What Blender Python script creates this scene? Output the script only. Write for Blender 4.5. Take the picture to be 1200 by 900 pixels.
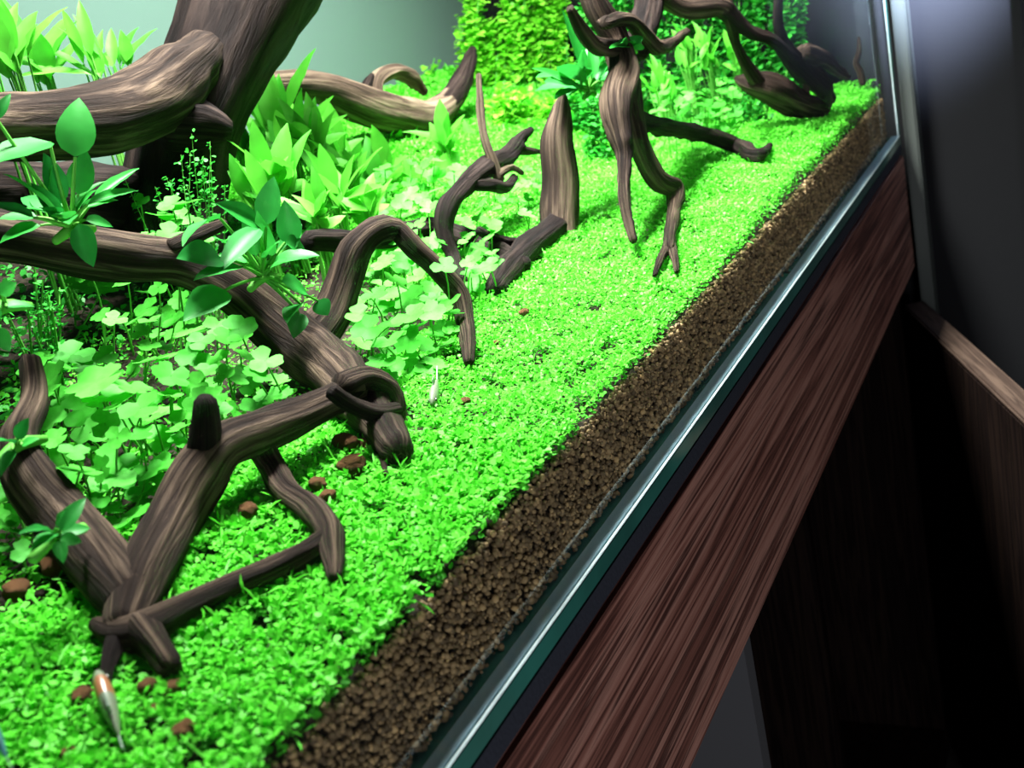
import bpy, bmesh, math, random
import numpy as np
from mathutils import Vector, Matrix, noise

for o in list(bpy.data.objects):
    bpy.data.objects.remove(o)
scene = bpy.context.scene
col = scene.collection
random.seed(7)
rng = np.random.default_rng(7)

# ------------------------------------------------------------------ camera
CXY = np.array([600.0, 450.0])
VX = np.array([1283.0, -161.0]) - CXY
VZ = np.array([1515.0, 4593.0]) - CXY
FOC = math.sqrt(-(VX @ VZ))
AX = np.array([VX[0], -VX[1], -FOC]); AX /= np.linalg.norm(AX)
AZ = -np.array([VZ[0], -VZ[1], -FOC]); AZ /= np.linalg.norm(AZ)
AY = np.cross(AZ, AX)
ROT = np.array([AX, AY, AZ])
DIST = 0.25
CAM = np.array([0.0, -DIST, 1.107 * DIST])
cam_data = bpy.data.cameras.new('camera')
cam = bpy.data.objects.new('camera', cam_data)
col.objects.link(cam)
m = Matrix(ROT.tolist()).to_4x4()
m.translation = Vector(CAM)
cam.matrix_world = m
cam_data.sensor_width = 36.0
cam_data.sensor_fit = 'HORIZONTAL'
cam_data.lens = FOC / 1200.0 * 36.0
cam_data.clip_start = 0.01
cam_data.dof.use_dof = True
cam_data.dof.focus_distance = 0.72
cam_data.dof.aperture_fstop = 14.0
scene.camera = cam

# ------------------------------------------------------------------ world, lights, exposure
world = bpy.data.worlds.new('world')
scene.world = world
world.use_nodes = True
bg = world.node_tree.nodes['Background']
bg.inputs[0].default_value = (0.55, 0.65, 0.85, 1)
bg.inputs[1].default_value = 0.006

def area(name, loc, target, sx, sy, power, color, spread=math.pi):
    d = bpy.data.lights.new(name, 'AREA')
    d.shape = 'RECTANGLE'; d.size = sx; d.size_y = sy
    d.energy = power; d.color = color; d.spread = spread
    o = bpy.data.objects.new(name, d); col.objects.link(o)
    o.location = loc
    dirv = Vector(target) - Vector(loc)
    o.rotation_euler = dirv.to_track_quat('-Z', 'Y').to_euler()
    return o

area('tank_luminaire_light', (0.90, 0.21, 0.84), (0.90, 0.21, 0.0), 0.74, 0.12, 35.0, (1.0, 0.99, 0.95), math.radians(112))
area('window_daylight', (-0.75, -0.95, -0.25), (0.45, 0.0, -0.15), 0.5, 0.7, 12.0, (0.92, 0.94, 1.0))
sp = bpy.data.lights.new('added_wall_spot', 'SPOT')  # unseen spot, added to throw bluish light on the dark wall
sp.energy = 6500.0; sp.spot_size = math.radians(11); sp.spot_blend = 1.0; sp.color = (0.62, 0.72, 1.0); sp.shadow_soft_size = 0.05
spo = bpy.data.objects.new('added_wall_spot', sp); col.objects.link(spo)
spo.location = (0.8, -0.40, 1.3)
spo.rotation_euler = (Vector((1.64, -0.085, 0.29)) - Vector(spo.location)).to_track_quat('-Z', 'Y').to_euler()

scene.view_settings.view_transform = 'Standard'
scene.view_settings.look = 'None'
scene.view_settings.exposure = 0.0
scene.view_settings.gamma = 1.0
scene.view_settings.use_curve_mapping = False

# ------------------------------------------------------------------ positions from the photograph
def ray(px, py):
    return ROT @ np.array([px - 600.0, 450.0 - py, -FOC])

def py_(px, py, y):
    """point of the pixel's ray on the vertical plane at depth y"""
    d = ray(px, py)
    return CAM + d * ((y - CAM[1]) / d[1])

def ground(x, y):
    z = 0.055 + 0.15 * y
    if y > 0.25:
        z += 0.18 * (y - 0.25)
    return z

def pg(px, py, h=0.0):
    """point of the pixel's ray at height h over the ground"""
    d = ray(px, py)
    lo, hi = 0.0, 3.0 / np.linalg.norm(d)
    t = 0.1 / np.linalg.norm(d); step = hi / 400
    while t < hi:
        p = CAM + t * d
        if p[1] > 0.54 or p[2] < ground(p[0], max(p[1], 0)) + h:
            break
        t += step
    return CAM + t * d

def yx(px, py, x):
    """depth y of the pixel's ray where it crosses the cross-section at x"""
    d = ray(px, py)
    return float(CAM[1] + d[1] * (x - CAM[0]) / d[0])

def pxm(p):
    """metres per pixel at point p"""
    return float(-(ROT.T @ (np.array(p) - CAM))[2]) / FOC

def V(p):
    return Vector((float(p[0]), float(p[1]), float(p[2])))

TOCAM = lambda p: (V(CAM) - V(p)).normalized()

# ------------------------------------------------------------------ object helpers
def tag(o, label=None, cat=None, group=None, kind=None):
    if label: o['label'] = label
    if cat: o['category'] = cat
    if group: o['group'] = group
    if kind: o['kind'] = kind
    return o

def empty(name, loc, label, cat, group=None):
    o = bpy.data.objects.new(name, None)
    o.empty_display_size = 0.02
    col.objects.link(o)
    o.location = V(loc)
    return tag(o, label, cat, group)

def link(name, me, parent=None, mat=None, mw=None):
    o = bpy.data.objects.new(name, me)
    col.objects.link(o)
    if mat is not None and not me.materials:
        me.materials.append(mat)
    if parent is not None:
        o.parent = parent
        loc = parent.location if parent.type == 'EMPTY' else parent.matrix_basis.translation
        base = mw if mw is not None else Matrix.Identity(4)
        # the empties only carry a location, so the inverse is a translation
        o.matrix_basis = Matrix.Translation(-parent.location) @ base
    elif mw is not None:
        o.matrix_basis = mw
    return o

def mesh_from(name, verts, faces, smooth=True):
    me = bpy.data.meshes.new(name)
    me.from_pydata([tuple(map(float, v)) for v in verts], [], faces)
    if smooth:
        me.polygons.foreach_set('use_smooth', [True] * len(me.polygons))
    me.update()
    return me

def box_mesh(name, x0, x1, y0, y1, z0, z1, bevel=0.0):
    bm = bmesh.new()
    bmesh.ops.create_cube(bm, size=1.0)
    for v in bm.verts:
        v.co = Vector(((x0 + x1) / 2 + v.co.x * (x1 - x0), (y0 + y1) / 2 + v.co.y * (y1 - y0), (z0 + z1) / 2 + v.co.z * (z1 - z0)))
    if bevel > 0:
        bmesh.ops.bevel(bm, geom=list(bm.edges), offset=bevel, segments=2, affect='EDGES')
    me = bpy.data.meshes.new(name)
    bm.to_mesh(me); bm.free()
    return me

# ------------------------------------------------------------------ materials
def new_mat(name):
    mt = bpy.data.materials.new(name)
    mt.use_nodes = True
    nt = mt.node_tree
    nt.nodes.clear()
    out = nt.nodes.new('ShaderNodeOutputMaterial')
    return mt, nt, out

def N(nt, typ, **kw):
    n = nt.nodes.new(typ)
    for k, v in kw.items():
        if k.startswith('_'):
            setattr(n, k[1:], v)
        else:
            n.inputs[k.replace('__', ' ')].default_value = v
    return n

def ramp(nt, stops, interp='LINEAR'):
    r = nt.nodes.new('ShaderNodeValToRGB')
    r.color_ramp.interpolation = interp
    el = r.color_ramp.elements
    while len(el) < len(stops):
        el.new(0.5)
    for e, (p, c) in zip(el, stops):
        e.position = p
        e.color = (c[0], c[1], c[2], 1)
    return r

def principled(name, color, rough=0.5, spec=0.5, bump=None, scale=20.0, var=0.0):
    mt, nt, out = new_mat(name)
    b = N(nt, 'ShaderNodeBsdfPrincipled', Roughness=rough)
    b.inputs['Base Color'].default_value = (*color, 1)
    b.inputs['Specular IOR Level'].default_value = spec
    if var or bump:
        tc = N(nt, 'ShaderNodeTexCoord')
        nz = N(nt, 'ShaderNodeTexNoise', Scale=scale, Detail=5.0)
        nt.links.new(tc.outputs['Object'], nz.inputs['Vector'])
        if var:
            r = ramp(nt, [(0.3, [c * (1 - var) for c in color]), (0.7, [min(1, c * (1 + var)) for c in color])])
            nt.links.new(nz.outputs['Fac'], r.inputs[0])
            nt.links.new(r.outputs[0], b.inputs['Base Color'])
        if bump:
            bp = N(nt, 'ShaderNodeBump', Strength=bump, Distance=0.002)
            nt.links.new(nz.outputs['Fac'], bp.inputs['Height'])
            nt.links.new(bp.outputs[0], b.inputs['Normal'])
    nt.links.new(b.outputs[0], out.inputs[0])
    return mt

def leaf_mat(name, c0, c1, trans=0.35, rough=0.35, attr=None, gloss=0.015, vein=True):
    """thin leaf: diffuse + light let through + a weak sheen; hue varies from leaf to leaf"""
    mt, nt, out = new_mat(name)
    r = ramp(nt, [(0.0, c0), (1.0, c1)])
    if attr:
        a = N(nt, 'ShaderNodeAttribute', _attribute_name=attr)
        nt.links.new(a.outputs['Fac'], r.inputs[0])
    else:
        oi = N(nt, 'ShaderNodeObjectInfo')
        nt.links.new(oi.outputs['Random'], r.inputs[0])
    colr = r.outputs[0]
    if vein:
        tc = N(nt, 'ShaderNodeTexCoord')
        nz = N(nt, 'ShaderNodeTexNoise', Scale=3.0, Detail=4.0)
        nt.links.new(tc.outputs['Object'], nz.inputs['Vector'])
        mx = N(nt, 'ShaderNodeMix', _data_type='RGBA', _blend_type='MULTIPLY')
        mx.inputs['Factor'].default_value = 0.45
        nt.links.new(colr, mx.inputs[6])
        rr = ramp(nt, [(0.3, (0.55, 0.6, 0.5)), (0.65, (1, 1, 1))])
        nt.links.new(nz.outputs['Fac'], rr.inputs[0])
        nt.links.new(rr.outputs[0], mx.inputs[7])
        colr = mx.outputs[2]
    d = N(nt, 'ShaderNodeBsdfDiffuse')
    t = N(nt, 'ShaderNodeBsdfTranslucent')
    g = N(nt, 'ShaderNodeBsdfGlossy', Roughness=rough)
    g.inputs[0].default_value = (0.9, 1, 0.92, 1)
    m1 = N(nt, 'ShaderNodeMixShader'); m1.inputs[0].default_value = trans
    m2 = N(nt, 'ShaderNodeMixShader'); m2.inputs[0].default_value = gloss
    nt.links.new(colr, d.inputs[0]); nt.links.new(colr, t.inputs[0])
    nt.links.new(d.outputs[0], m1.inputs[1]); nt.links.new(t.outputs[0], m1.inputs[2])
    nt.links.new(m1.outputs[0], m2.inputs[1]); nt.links.new(g.outputs[0], m2.inputs[2])
    nt.links.new(m2.outputs[0], out.inputs[0])
    return mt

def driftwood_mat(name, dark, mid, light):
    mt, nt, out = new_mat(name)
    a = N(nt, 'ShaderNodeAttribute', _attribute_name='wc')
    mp = N(nt, 'ShaderNodeMapping'); mp.inputs['Scale'].default_value = (3.6, 3.6, 0.24)
    nt.links.new(a.outputs['Vector'], mp.inputs['Vector'])
    n1 = N(nt, 'ShaderNodeTexNoise', Scale=1.0, Detail=8.0, Roughness=0.65, Distortion=0.5)
    nt.links.new(mp.outputs[0], n1.inputs['Vector'])
    mp2 = N(nt, 'ShaderNodeMapping'); mp2.inputs['Scale'].default_value = (0.8, 0.8, 0.22)
    nt.links.new(a.outputs['Vector'], mp2.inputs['Vector'])
    n2 = N(nt, 'ShaderNodeTexNoise', Scale=1.0, Detail=3.0)
    nt.links.new(mp2.outputs[0], n2.inputs['Vector'])
    ad = N(nt, 'ShaderNodeMath', _operation='MULTIPLY_ADD')
    nt.links.new(n1.outputs['Fac'], ad.inputs[0]); ad.inputs[1].default_value = 0.62
    hf = N(nt, 'ShaderNodeMath', _operation='MULTIPLY'); hf.inputs[1].default_value = 0.40
    nt.links.new(n2.outputs['Fac'], hf.inputs[0]); nt.links.new(hf.outputs[0], ad.inputs[2])
    r = ramp(nt, [(0.36, dark), (0.50, mid), (0.64, light)])
    nt.links.new(ad.outputs[0], r.inputs[0])
    b = N(nt, 'ShaderNodeBsdfPrincipled', Roughness=0.72)
    b.inputs['Specular IOR Level'].default_value = 0.08
    nt.links.new(r.outputs[0], b.inputs['Base Color'])
    bp = N(nt, 'ShaderNodeBump', Strength=1.0, Distance=0.004)
    nt.links.new(n1.outputs['Fac'], bp.inputs['Height'])
    nt.links.new(bp.outputs[0], b.inputs['Normal'])
    nt.links.new(b.outputs[0], out.inputs[0])
    return mt

def glass_mat(name, tint, refl):
    """clear pane: lets light straight through, mirrors more at a grazing angle"""
    mt, nt, out = new_mat(name)
    t = N(nt, 'ShaderNodeBsdfTransparent'); t.inputs[0].default_value = (*tint, 1)
    g = N(nt, 'ShaderNodeBsdfGlossy', Roughness=0.02)
    fr = N(nt, 'ShaderNodeFresnel', IOR=1.45)
    mu = N(nt, 'ShaderNodeMath', _operation='MULTIPLY'); mu.inputs[1].default_value = refl
    nt.links.new(fr.outputs[0], mu.inputs[0])
    mx = N(nt, 'ShaderNodeMixShader')
    nt.links.new(mu.outputs[0], mx.inputs[0]); nt.links.new(t.outputs[0], mx.inputs[1]); nt.links.new(g.outputs[0], mx.inputs[2])
    nt.links.new(mx.outputs[0], out.inputs[0])
    return mt

def rosewood_mat(name, axis_scale, dark, mid, light, rough=0.5, spec=0.3):
    mt, nt, out = new_mat(name)
    tc = N(nt, 'ShaderNodeTexCoord')
    mp = N(nt, 'ShaderNodeMapping'); mp.inputs['Scale'].default_value = axis_scale
    nt.links.new(tc.outputs['Object'], mp.inputs['Vector'])
    n1 = N(nt, 'ShaderNodeTexNoise', Scale=1.0, Detail=7.0, Roughness=0.60, Distortion=0.35)
    nt.links.new(mp.outputs[0], n1.inputs['Vector'])
    mp2 = N(nt, 'ShaderNodeMapping'); mp2.inputs['Scale'].default_value = tuple(s * 0.33 for s in axis_scale)
    nt.links.new(tc.outputs['Object'], mp2.inputs['Vector'])
    n2 = N(nt, 'ShaderNodeTexNoise', Scale=1.0, Detail=2.0, Distortion=0.6)
    nt.links.new(mp2.outputs[0], n2.inputs['Vector'])
    av = N(nt, 'ShaderNodeMix', _data_type='FLOAT'); av.inputs[0].default_value = 0.45
    nt.links.new(n1.outputs['Fac'], av.inputs[2]); nt.links.new(n2.outputs['Fac'], av.inputs[3])
    r = ramp(nt, [(0.36, dark), (0.41, mid), (0.44, dark), (0.47, light), (0.50, mid), (0.515, dark), (0.54, mid), (0.58, light), (0.61, dark), (0.64, mid)])
    nt.links.new(av.outputs[0], r.inputs[0])
    b = N(nt, 'ShaderNodeBsdfPrincipled', Roughness=rough)
    b.inputs['Specular IOR Level'].default_value = spec
    nt.links.new(r.outputs[0], b.inputs['Base Color'])
    bp = N(nt, 'ShaderNodeBump', Strength=0.35, Distance=0.001)
    nt.links.new(av.outputs[0], bp.inputs['Height']); nt.links.new(bp.outputs[0], b.inputs['Normal'])
    nt.links.new(b.outputs[0], out.inputs[0])
    return mt

M = {}
M['wood'] = driftwood_mat('driftwood_bark', (0.005, 0.003, 0.0026), (0.024, 0.015, 0.0115), (0.14, 0.098, 0.07))
M['wood_pale'] = driftwood_mat('driftwood_pale', (0.012, 0.008, 0.006), (0.07, 0.047, 0.034), (0.22, 0.165, 0.115))
M['wood_dark'] = driftwood_mat('driftwood_black', (0.003, 0.002, 0.0022), (0.011, 0.007, 0.0065), (0.04, 0.027, 0.023))
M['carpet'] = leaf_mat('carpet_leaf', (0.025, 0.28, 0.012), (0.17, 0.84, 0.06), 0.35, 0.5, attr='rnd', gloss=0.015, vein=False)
M['penny'] = leaf_mat('pennywort_leaf', (0.05, 0.42, 0.03), (0.13, 0.72, 0.075), 0.35, 0.55, gloss=0.012)
M['sword'] = leaf_mat('sword_leaf', (0.05, 0.40, 0.02), (0.16, 0.66, 0.06), 0.4, 0.5, gloss=0.015)
M['anub'] = leaf_mat('broad_leaf', (0.012, 0.20, 0.03), (0.045, 0.42, 0.055), 0.25, 0.45, gloss=0.022)
M['fine'] = leaf_mat('fine_leaf', (0.12, 0.55, 0.02), (0.32, 0.82, 0.07), 0.4, 0.4, attr='rnd', vein=False)
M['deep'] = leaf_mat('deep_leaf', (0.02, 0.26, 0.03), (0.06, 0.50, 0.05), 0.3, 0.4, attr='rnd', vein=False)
M['stalk'] = leaf_mat('plant_stalk', (0.06, 0.36, 0.03), (0.16, 0.50, 0.08), 0.1, 0.5, vein=False)
M['soil'] = principled('aquarium_soil', (0.022, 0.016, 0.010), 0.9, 0.2, bump=0.8, scale=300.0, var=0.5)
M['stone'] = principled('lava_stone', (0.20, 0.095, 0.040), 0.9, 0.15, bump=1.0, scale=160.0, var=0.6)
M['pane'] = glass_mat('clear_glass', (0.985, 1.0, 0.99), 0.10)
M['base_glass'] = principled('green_glass_edge', (0.03, 0.17, 0.13), 0.12, 0.6, scale=9.0, var=0.55)
M['seam'] = principled('silicone_seam', (0.38, 0.60, 0.75), 0.25, 0.6)
M['bright'] = principled('arris_highlight', (0.75, 0.92, 0.95), 0.15, 0.8)  # pale colour stands in for the highlight along the glass edges
M['film'] = principled('frosted_film', (0.10, 0.165, 0.142), 0.8, 0.1)
M['mat'] = principled('foam_mat', (0.030, 0.033, 0.045), 0.9, 0.2, bump=0.3, scale=400.0)
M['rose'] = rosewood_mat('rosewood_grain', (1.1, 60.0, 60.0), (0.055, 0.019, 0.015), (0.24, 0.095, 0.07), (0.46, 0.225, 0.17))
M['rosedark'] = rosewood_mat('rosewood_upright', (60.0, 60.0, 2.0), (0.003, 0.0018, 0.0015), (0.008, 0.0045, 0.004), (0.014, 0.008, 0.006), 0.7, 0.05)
M['dooredge'] = rosewood_mat('door_edge_wood', (3.0, 90.0, 90.0), (0.035, 0.022, 0.017), (0.07, 0.045, 0.034), (0.105, 0.07, 0.052), 0.6, 0.15)
M['greypanel'] = principled('grey_panel', (0.07, 0.07, 0.075), 0.7, 0.3)
M['wall'] = principled('dark_wall_paint', (0.008, 0.0084, 0.010), 0.8, 0.2, bump=0.1, scale=60.0)
M['trim'] = principled('pale_trim_paint', (0.085, 0.098, 0.09), 0.5, 0.4)
M['floor'] = principled('floor_carpet', (0.05, 0.045, 0.04), 0.95, 0.1, bump=0.4, scale=80.0, var=0.4)
M['cloth'] = principled('black_cloth', (0.006, 0.006, 0.008), 0.95, 0.1)
M['ceiling'] = principled('ceiling_paint', (0.3, 0.3, 0.3), 0.9, 0.1)
M['fish'] = principled('fish_silver', (0.17, 0.21, 0.14), 0.3, 0.6, scale=120.0, var=0.4)
M['fishred'] = principled('fish_orange', (0.30, 0.13, 0.06), 0.3, 0.6)
M['fishblue'] = principled('fish_blue', (0.07, 0.22, 0.27), 0.3, 0.6)
M['fin'] = principled('fish_fin', (0.12, 0.19, 0.13), 0.4, 0.4)
M['eye'] = principled('fish_eye', (0.01, 0.01, 0.01), 0.1, 0.8)
M['hard'] = principled('dark_screw', (0.25, 0.22, 0.2), 0.3, 0.6)

# ------------------------------------------------------------------ room shell
XL, XR, YB = -0.22, 1.59, 0.56
struct = lambda name, me, mat: tag(link(name, me, None, mat), kind='structure')
struct('floor', box_mesh('floor', -2.2, 1.75, -2.4, 0.80, -0.98, -0.95), M['floor'])
struct('wall_right', box_mesh('wall_right', 1.64, 1.75, -2.4, 0.80, -0.95, 1.75), M['wall'])
struct('wall_back', box_mesh('wall_back', -2.2, 1.64, 0.70, 0.80, -0.95, 1.75), M['wall'])
struct('trim_1', box_mesh('trim_1', 1.602, 1.64, -0.032, -0.015, -0.95, 1.75, 0.002), M['trim'])

# ------------------------------------------------------------------ cabinet
cab = empty('aquarium_cabinet', (0.68, 0.28, -0.95), 'dark rosewood grained cabinet carrying the planted tank, one door ajar', 'cabinet')
link('rail', box_mesh('rail', XL, XR + 0.004, -0.013, 0.008, -0.177, -0.022, 0.003), cab, M['rose'])
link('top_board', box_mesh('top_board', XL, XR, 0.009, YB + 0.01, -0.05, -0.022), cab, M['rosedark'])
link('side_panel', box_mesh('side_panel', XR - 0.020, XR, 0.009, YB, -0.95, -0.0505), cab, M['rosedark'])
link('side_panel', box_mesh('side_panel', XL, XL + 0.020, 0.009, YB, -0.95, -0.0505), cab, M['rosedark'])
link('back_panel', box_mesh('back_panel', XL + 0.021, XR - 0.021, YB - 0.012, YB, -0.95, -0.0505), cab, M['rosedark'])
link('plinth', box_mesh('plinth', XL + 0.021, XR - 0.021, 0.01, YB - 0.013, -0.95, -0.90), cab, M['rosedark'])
dv = py_(872, 763, 0.012)
dvo = link('divider_panel', box_mesh('divider_panel', dv[0], dv[0] + 0.018, 0.012, YB - 0.013, -0.90, -0.0505), cab, M['greypanel'])
tag(dvo, 'plain grey inner panel')
link('inner_post', box_mesh('inner_post', 1.30, 1.318, 0.10, 0.30, -0.90, -0.0505), cab, M['rosedark'])
def local_box(name, L, y0, y1, z0, z1, mat, parent, pos, ang, x0=0.0, bevel=0.002):
    me = box_mesh(name, x0, L, y0, y1, z0, z1, bevel)
    return link(name, me, parent, mat, Matrix.Translation(Vector(pos)) @ Matrix.Rotation(ang, 4, 'Z'))
DANG = math.pi + math.radians(22.5)
DPOS = (XR - 0.012, -0.004, -0.022)
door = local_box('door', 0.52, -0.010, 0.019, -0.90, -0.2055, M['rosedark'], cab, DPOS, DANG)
edge = local_box('door_edge', 0.52, -0.010, 0.019, -0.205, -0.199, M['dooredge'], door, (0, 0, 0), 0.0)
edge.matrix_basis = Matrix.Identity(4); tag(edge, 'paler wooden top edge of the door')
# ------------------------------------------------------------------ tank
tank = empty('aquarium', (0.68, 0.30, -0.0215), 'long clear glass fish tank with green edges on the rosewood cabinet', 'aquarium')
ZT = 0.50
link('foam_mat', box_mesh('foam_mat', XL, XR, -0.012, YB + 0.009, -0.0215, -0.0103), tank, M['mat'])
link('base_pane', box_mesh('base_pane', XL, XR, -0.012, YB + 0.009, -0.0100, 0.0015, 0.0012), tank, M['base_glass'])
link('front_pane', box_mesh('front_pane', XL, XR, -0.010, -0.001, 0.0025, ZT), tank, M['pane'])
link('side_pane', box_mesh('side_pane', XR - 0.009, XR, -0.0005, YB - 0.001, 0.0025, ZT), tank, M['pane'])
link('side_pane', box_mesh('side_pane', XL, XL + 0.009, -0.0005, YB - 0.001, 0.0025, ZT), tank, M['pane'])
bk = link('back_pane', box_mesh('back_pane', XL, XR, YB, YB + 0.009, 0.0025, ZT), tank, M['film'])
tag(bk, 'frosted pale green rear pane')
link('silicone_seam', box_mesh('silicone_seam', XL + 0.001, XR - 0.001, -0.0100, -0.0012, 0.0016, 0.0024, 0.0002), tank, M['seam'])
link('arris_highlight', box_mesh('arris_highlight', XL, XR, -0.0122, -0.0106, 0.0012, 0.0022, 0.0003), tank, M['bright'])
link('corner_seam', box_mesh('corner_seam', XR - 0.006, XR, -0.0125, -0.0102, 0.003, ZT, 0.0004), tank, M['base_glass'])
link('corner_highlight', box_mesh('corner_highlight', XR - 0.010, XR - 0.0075, -0.0115, -0.0102, 0.003, ZT, 0.0003), tank, M['bright'])  # pale strip drawn as the streak of light on the corner edge

# ------------------------------------------------------------------ soil with its granules
soil = empty('soil_bed', (0.68, 0.30, 0.0025), 'brown granular soil bed along the front pane under the green carpet', 'soil')
nx, ny = 110, 40
xs = np.linspace(XL + 0.012, XR - 0.012, nx); ys = np.linspace(0.006, YB - 0.004, ny)
vv, ff = [], []
for j in range(ny):
    for i in range(nx):
        x, y = xs[i], ys[j]
        vv.append((x, y, ground(x, y) - 0.003 + 0.003 * noise.noise(Vector((x * 30, y * 30, 0)))))
for j in range(ny - 1):
    for i in range(nx - 1):
        a = j * nx + i
        ff.append((a, a + 1, a + nx + 1, a + nx))
base = len(vv)
for i in range(nx): vv.append((xs[i], ys[0], 0.003))
for i in range(nx - 1): ff.append((i + 1, i, base + i, base + i + 1))
link('soil', mesh_from('soil', vv, ff), soil, M['soil'])

def ico(sub):
    bm = bmesh.new(); bmesh.ops.create_icosphere(bm, subdivisions=sub, radius=1.0)
    v = np.array([p.co[:] for p in bm.verts]); f = np.array([[q.index for q in p.verts] for p in bm.faces]); bm.free()
    return v, f

def scatter_mesh(name, tv, tf, P, S, Q, rnd, jitter=0.0, smooth=True):
    """copies of a small template: P positions, S scales (n,3), Q rotation matrices; one mesh"""
    n, k, q = len(P), len(tv), tf.shape[1]
    loc = tv[None] * S[:, None, :]
    if jitter: loc = loc * (1 + rng.uniform(-jitter, jitter, (n, k, 1)))
    co = np.einsum('nij,nkj->nki', Q, loc) + P[:, None, :]
    me = bpy.data.meshes.new(name)
    me.vertices.add(n * k); me.vertices.foreach_set('co', co.astype(np.float32).ravel())
    idx = (tf[None] + (np.arange(n) * k)[:, None, None]).reshape(-1)
    me.loops.add(len(idx)); me.loops.foreach_set('vertex_index', idx.astype(np.int32))
    nf = n * len(tf)
    me.polygons.add(nf); me.polygons.foreach_set('loop_start', (np.arange(nf) * q).astype(np.int32))
    me.update(calc_edges=True)
    if smooth: me.polygons.foreach_set('use_smooth', np.ones(nf, dtype=bool))
    at = me.attributes.new('rnd', 'FLOAT', 'POINT')
    at.data.foreach_set('value', np.repeat(rnd, k).astype(np.float32))
    me.update()
    return me

def rot_random(n):
    q = rng.normal(size=(n, 4)); q /= np.linalg.norm(q, axis=1)[:, None]
    w, x, y, z = q.T
    return np.stack([np.stack([1 - 2 * (y * y + z * z), 2 * (x * y - z * w), 2 * (x * z + y * w)], 1),
                     np.stack([2 * (x * y + z * w), 1 - 2 * (x * x + z * z), 2 * (y * z - x * w)], 1),
                     np.stack([2 * (x * z - y * w), 2 * (y * z + x * w), 1 - 2 * (x * x + y * y)], 1)], 1)

def granule_mat():
    mt, nt, out = new_mat('soil_granule')
    a = N(nt, 'ShaderNodeAttribute', _attribute_name='rnd')
    r = ramp(nt, [(0.0, (0.075, 0.046, 0.02)), (0.6, (0.23, 0.148, 0.066)), (0.93, (0.36, 0.235, 0.11)), (1.0, (0.5, 0.32, 0.14))])
    nt.links.new(a.outputs['Fac'], r.inputs[0])
    b = N(nt, 'ShaderNodeBsdfPrincipled', Roughness=0.75)
    nt.links.new(r.outputs[0], b.inputs['Base Color'])
    nt.links.new(b.outputs[0], out.inputs[0])
    return mt
M['granule'] = granule_mat()
tv, tf = ico(1)
n = 21000
gx = rng.uniform(0.12, XR - 0.014, n); gz_ = rng.uniform(0.0035, 0.054, n); gy = rng.uniform(0.0022, 0.0065, n)
gs = rng.uniform(0.0008, 0.0019, n)[:, None] * rng.uniform(0.75, 1.25, (n, 3))
tag(link('granules', scatter_mesh('granules', tv, tf, np.stack([gx, gy, gz_], 1), gs, rot_random(n), rng.random(n), 0.18), soil, M['granule']), kind='stuff')

# ------------------------------------------------------------------ green carpet of tiny leaves
def carpet_top(x, y):
    h = 0.008 + 0.010 * np.clip((x - 0.78) / 0.25, 0, 1) * np.clip(1.2 - y / 0.3, 0.3, 1)
    return h
def carpet(name, n, x0, x1, y0, y1, size, parent):
    x = rng.uniform(x0, x1, n); y = y0 + (y1 - y0) * rng.random(n)
    gr = 0.055 + 0.15 * y + np.where(y > 0.25, 0.18 * (y - 0.25), 0)
    lump = np.array([noise.noise(Vector((a * 22, b * 22, 3.1))) for a, b in zip(x, y)])
    patch = np.array([noise.noise(Vector((a * 60, b * 60, 9.1))) for a, b in zip(x, y)])
    h = carpet_top(x, y) * (1 + 0.45 * lump)
    keep = patch > -0.38
    edge_y = 0.155 + 0.02 * lump + np.clip((x - 0.70) / 0.12, 0, 1) * 0.5
    keep &= (y < edge_y) | (rng.random(n) < 0.16)
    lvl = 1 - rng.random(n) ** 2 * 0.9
    z = gr - 0.001 + h * lvl
    # leaf: x along, y across, z normal
    t = np.array([[0, 0, 0], [0.30, 0.32, 0.05], [0.72, 0.36, 0.06], [1.0, 0, -0.04], [0.72, -0.36, 0.06], [0.30, -0.32, 0.05]])
    tfc = np.array([[0, 1, 2, 3, 4, 5]])
    L = rng.uniform(0.75, 1.35, n) * size * np.where(x < 0.5, 1.35, 1.0)
    az = rng.uniform(0, 2 * math.pi, n); el = rng.normal(0.35, 0.45, n); ro = rng.normal(0, 0.5, n)
    ca, sa, ce, se, cr, sr = np.cos(az), np.sin(az), np.cos(el), np.sin(el), np.cos(ro), np.sin(ro)
    ux = np.stack([ca * ce, sa * ce, se], 1)
    uy0 = np.stack([-sa, ca, np.zeros(n)], 1)
    uz0 = np.cross(ux, uy0)
    uy = uy0 * cr[:, None] + uz0 * sr[:, None]
    uz = np.cross(ux, uy)
    Q = np.stack([ux, uy, uz], 2)
    strand = rng.random(n) < 0.06
    L = np.where(strand, L * 2.6, L)
    S = np.stack([L, np.where(strand, L * 0.14, L * 0.95), L], 1)
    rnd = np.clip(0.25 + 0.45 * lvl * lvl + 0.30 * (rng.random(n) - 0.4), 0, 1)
    k = keep
    me = scatter_mesh(name, t, tfc, np.stack([x, y, z], 1)[k], S[k], Q[k], rnd[k], 0.0, False)
    return tag(link(name, me, parent, M['carpet']), 'short bright green carpet of tiny leaves covering the soil along the front glass', 'carpet plant', kind='stuff')
carpet('carpet_plant', 290000, 0.14, XR - 0.020, 0.003, 0.34, 0.0026, None)
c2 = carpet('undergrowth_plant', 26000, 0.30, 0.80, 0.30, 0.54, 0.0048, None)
c2.data.materials[0] = M['deep']  # darker leaf colour put in for the shade under trunk and log
c2['label'] = 'low undergrowth coloured dark green for the shade of the thick trunk and log'
c3 = carpet('ground_cover_plant', 60000, 0.80, XR - 0.022, 0.33, 0.54, 0.0042, None)
c3['label'] = 'low bright green ground cover below the pale bough and bushes at the rear'

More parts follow.
